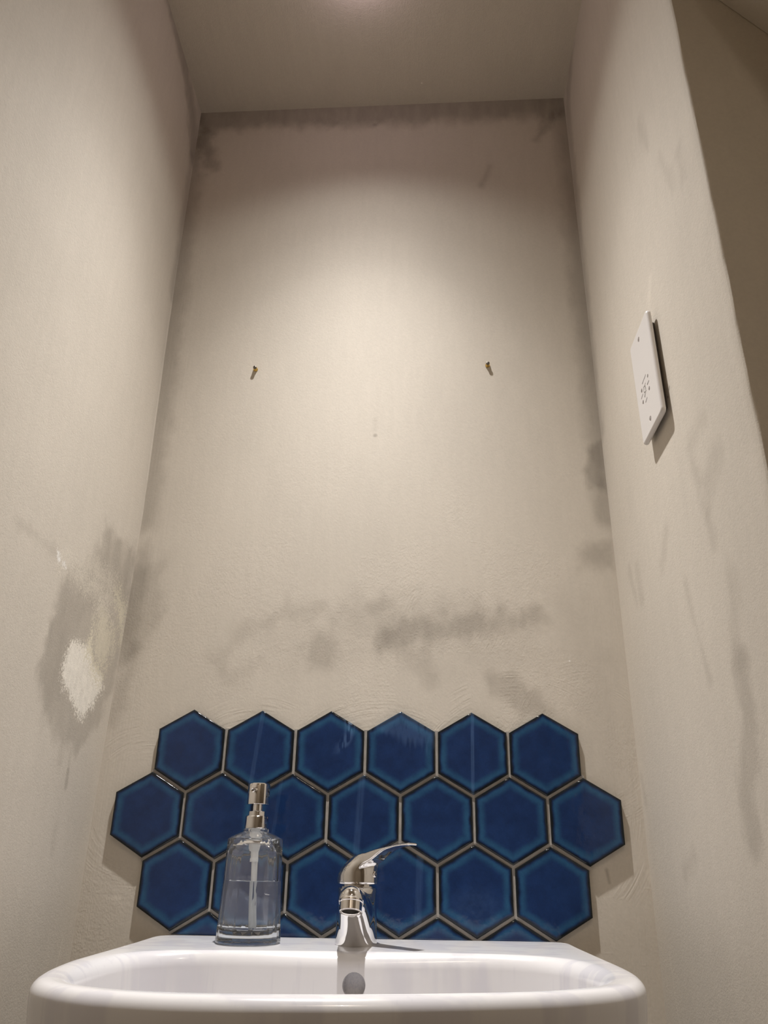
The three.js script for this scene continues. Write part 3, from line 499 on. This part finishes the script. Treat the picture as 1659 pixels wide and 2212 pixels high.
// ------------------------------------------------------------------ shaver socket on the right wall
{
  const zc = 0.2880, yc = 0.5140, wx = XR + TR * zc;
  const s = thing('shaver_socket', 'upright white plastic shaver socket plate with small slots on the right wall', 'socket', [wx, Y0 + yc, zc]);
  s.rotation.order = 'YXZ'; s.rotation.set(0, -Math.PI / 2 + TR, 0.018);    // local +z looks into the niche, local +x towards the room
  const hw = 0.0425, hh = 0.0765;
  // bevelled plate, standing off the wall on its box
  const rr = (w, h, r) => { const q = new THREE.Shape(); q.moveTo(-w + r, -h); q.lineTo(w - r, -h); q.quadraticCurveTo(w, -h, w, -h + r); q.lineTo(w, h - r); q.quadraticCurveTo(w, h, w - r, h); q.lineTo(-w + r, h); q.quadraticCurveTo(-w, h, -w, h - r); q.lineTo(-w, -h + r); q.quadraticCurveTo(-w, -h, -w + r, -h); return q; };
  let plate = new THREE.ExtrudeGeometry(rr(hw - 0.0035, hh - 0.0035, 0.003), { depth: 0.0008, bevelEnabled: true, bevelThickness: 0.0035, bevelSize: 0.0035, bevelSegments: 6, curveSegments: 8 }).translate(0, 0, 0.0082);
  // keep the back edge square: push the rear bevel out
  { const p = plate.attributes.position; for (let k = 0; k < p.count; k++) if (p.getZ(k) < 0.0081) p.setZ(k, 0.0082 - (0.0082 - p.getZ(k)) * 0.75); plate.computeVertexNormals(); }
  const F = 0.0125, ev = new Evaluator(); ev.useGroups = false; let A = new Brush(plate); A.updateMatrixWorld();
  const sub = g => { const c = new Brush(g); c.updateMatrixWorld(); A = ev.evaluate(A, c, SUBTRACTION); A.updateMatrixWorld(); };
  const loc = (z, y) => [z - 0.2770, y - 0.5165];
  for (const [z, y] of [[0, 0.0605], [0, -0.0605]]) { const [a, b] = [z, y]; sub(new THREE.CylinderGeometry(0.0040, 0.0034, 0.004, 28).rotateX(Math.PI / 2).translate(a, b, F - 0.001)); }
  const holes = [[0.2905, 0.5105, 0.0026], [0.2893, 0.4925, 0.0029], [0.2600, 0.5085, 0.0031], [0.2592, 0.4915, 0.0030]];
  for (const [z, y, r] of holes) { const [a, b] = loc(z, y); sub(new THREE.CylinderGeometry(r, r, 0.007, 20).rotateX(Math.PI / 2).translate(a, b, F - 0.001)); }
  for (const [z0, y0, z1, y1] of [[0.2840, 0.5170, 0.2655, 0.5152], [0.2928, 0.5021, 0.2835, 0.5019], [0.2630, 0.5017, 0.2535, 0.4997], [0.2777, 0.4873, 0.2681, 0.4852]]) {
    const [a, b] = loc((z0 + z1) / 2, (y0 + y1) / 2), L = Math.hypot(z1 - z0, y1 - y0);
    sub(new RoundedBoxGeometry(L, 0.0026, 0.007, 2, 0.0006).rotateZ(Math.atan2(y0 - y1, z0 - z1)).translate(a, b, F - 0.002));
  }
  const pl = mesh('plate', A.geometry, plastic, s);
  mesh('mounting_box', new RoundedBoxGeometry(hw * 2 - 0.024, hh * 2 - 0.024, 0.0066, 2, 0.001).translate(0, 0, 0.0034), new THREE.MeshStandardMaterial({ color: new THREE.Color(0.10, 0.085, 0.07), roughness: 0.7 }), s);
  // socket bodies seen dark behind the slots, and the printed pictogram
  mesh('socket_insert', new THREE.BoxGeometry(0.05, 0.05, 0.0012).translate(-0.004, -0.016, 0.0072), new THREE.MeshStandardMaterial({ color: new THREE.Color(0.05, 0.045, 0.04), roughness: 0.7 }), s);
  const ink = new THREE.MeshStandardMaterial({ color: new THREE.Color(0.15, 0.13, 0.11), roughness: 0.7 }), segs = [];
  for (const path of [[[0.2787, 0.5080], [0.2744, 0.5068], [0.2689, 0.5076], [0.2682, 0.5016], [0.2702, 0.4989], [0.2770, 0.4975]], [[0.2744, 0.5068], [0.2738, 0.5015]], [[0.2700, 0.4987], [0.2682, 0.4952], [0.2685, 0.4931], [0.2712, 0.4940], [0.2739, 0.4957], [0.2770, 0.5010], [0.2760, 0.5055]]])
    for (let k = 0; k + 1 < path.length; k++) { const [a, b] = loc(...path[k]), [c, e] = loc(...path[k + 1]); segs.push(new THREE.BoxGeometry(Math.hypot(c - a, e - b) + 0.0008, 0.0010, 0.0002).rotateZ(Math.atan2(e - b, c - a)).translate((a + c) / 2, (b + e) / 2, F - 0.00002)); }
  mesh('shaver_pictogram', mergeGeometries(segs), ink, pl).userData.label = 'grey printed pictogram';
  for (const sy of [1, -1]) mesh('fixing_screw', creased(lathe([[0, 0.0012], [0.0026, 0.0010], [0.0030, 0.0004], [0.0030, 0]], 20), 0.5).rotateX(Math.PI / 2).translate(0, sy * 0.0605, F - 0.0034), plastic, s);
}

// ------------------------------------------------------------------ the downlight over the basin and the added fill one
function downlight(label, p) {
  const d = thing('ceiling_downlight', label, 'ceiling light', [p[0], CEIL + TC * p[0], p[2]]);
  mesh('bezel', creased(lathe([[0.037, 0.004], [0.037, -0.0020], [0.042, -0.0038], [0.050, -0.0032], [0.0545, -0.0012], [0.0555, 0.0004]], 64), 0.7), chromeWorn, d);
  mesh('lamp_lens', lathe([[0, -0.0075], [0.014, -0.0068], [0.027, -0.0045], [0.0365, -0.0008], [0.0372, 0.002]], 48), new THREE.MeshStandardMaterial({ color: 0xffffff, emissive: new THREE.Color(1.0, 0.93, 0.90), emissiveIntensity: 2.2, roughness: 0.4 }), d);
  return d;
}
downlight('round recessed ceiling downlight shining on the back wall above the basin', LAMP);
downlight('added unseen ceiling downlight out in the room, a fill light for the basin front', FILL_LAMP);

scene.traverse(o => { if (o.isMesh) o.castShadow = o.receiveShadow = true; });
renderer.render(scene, camera);
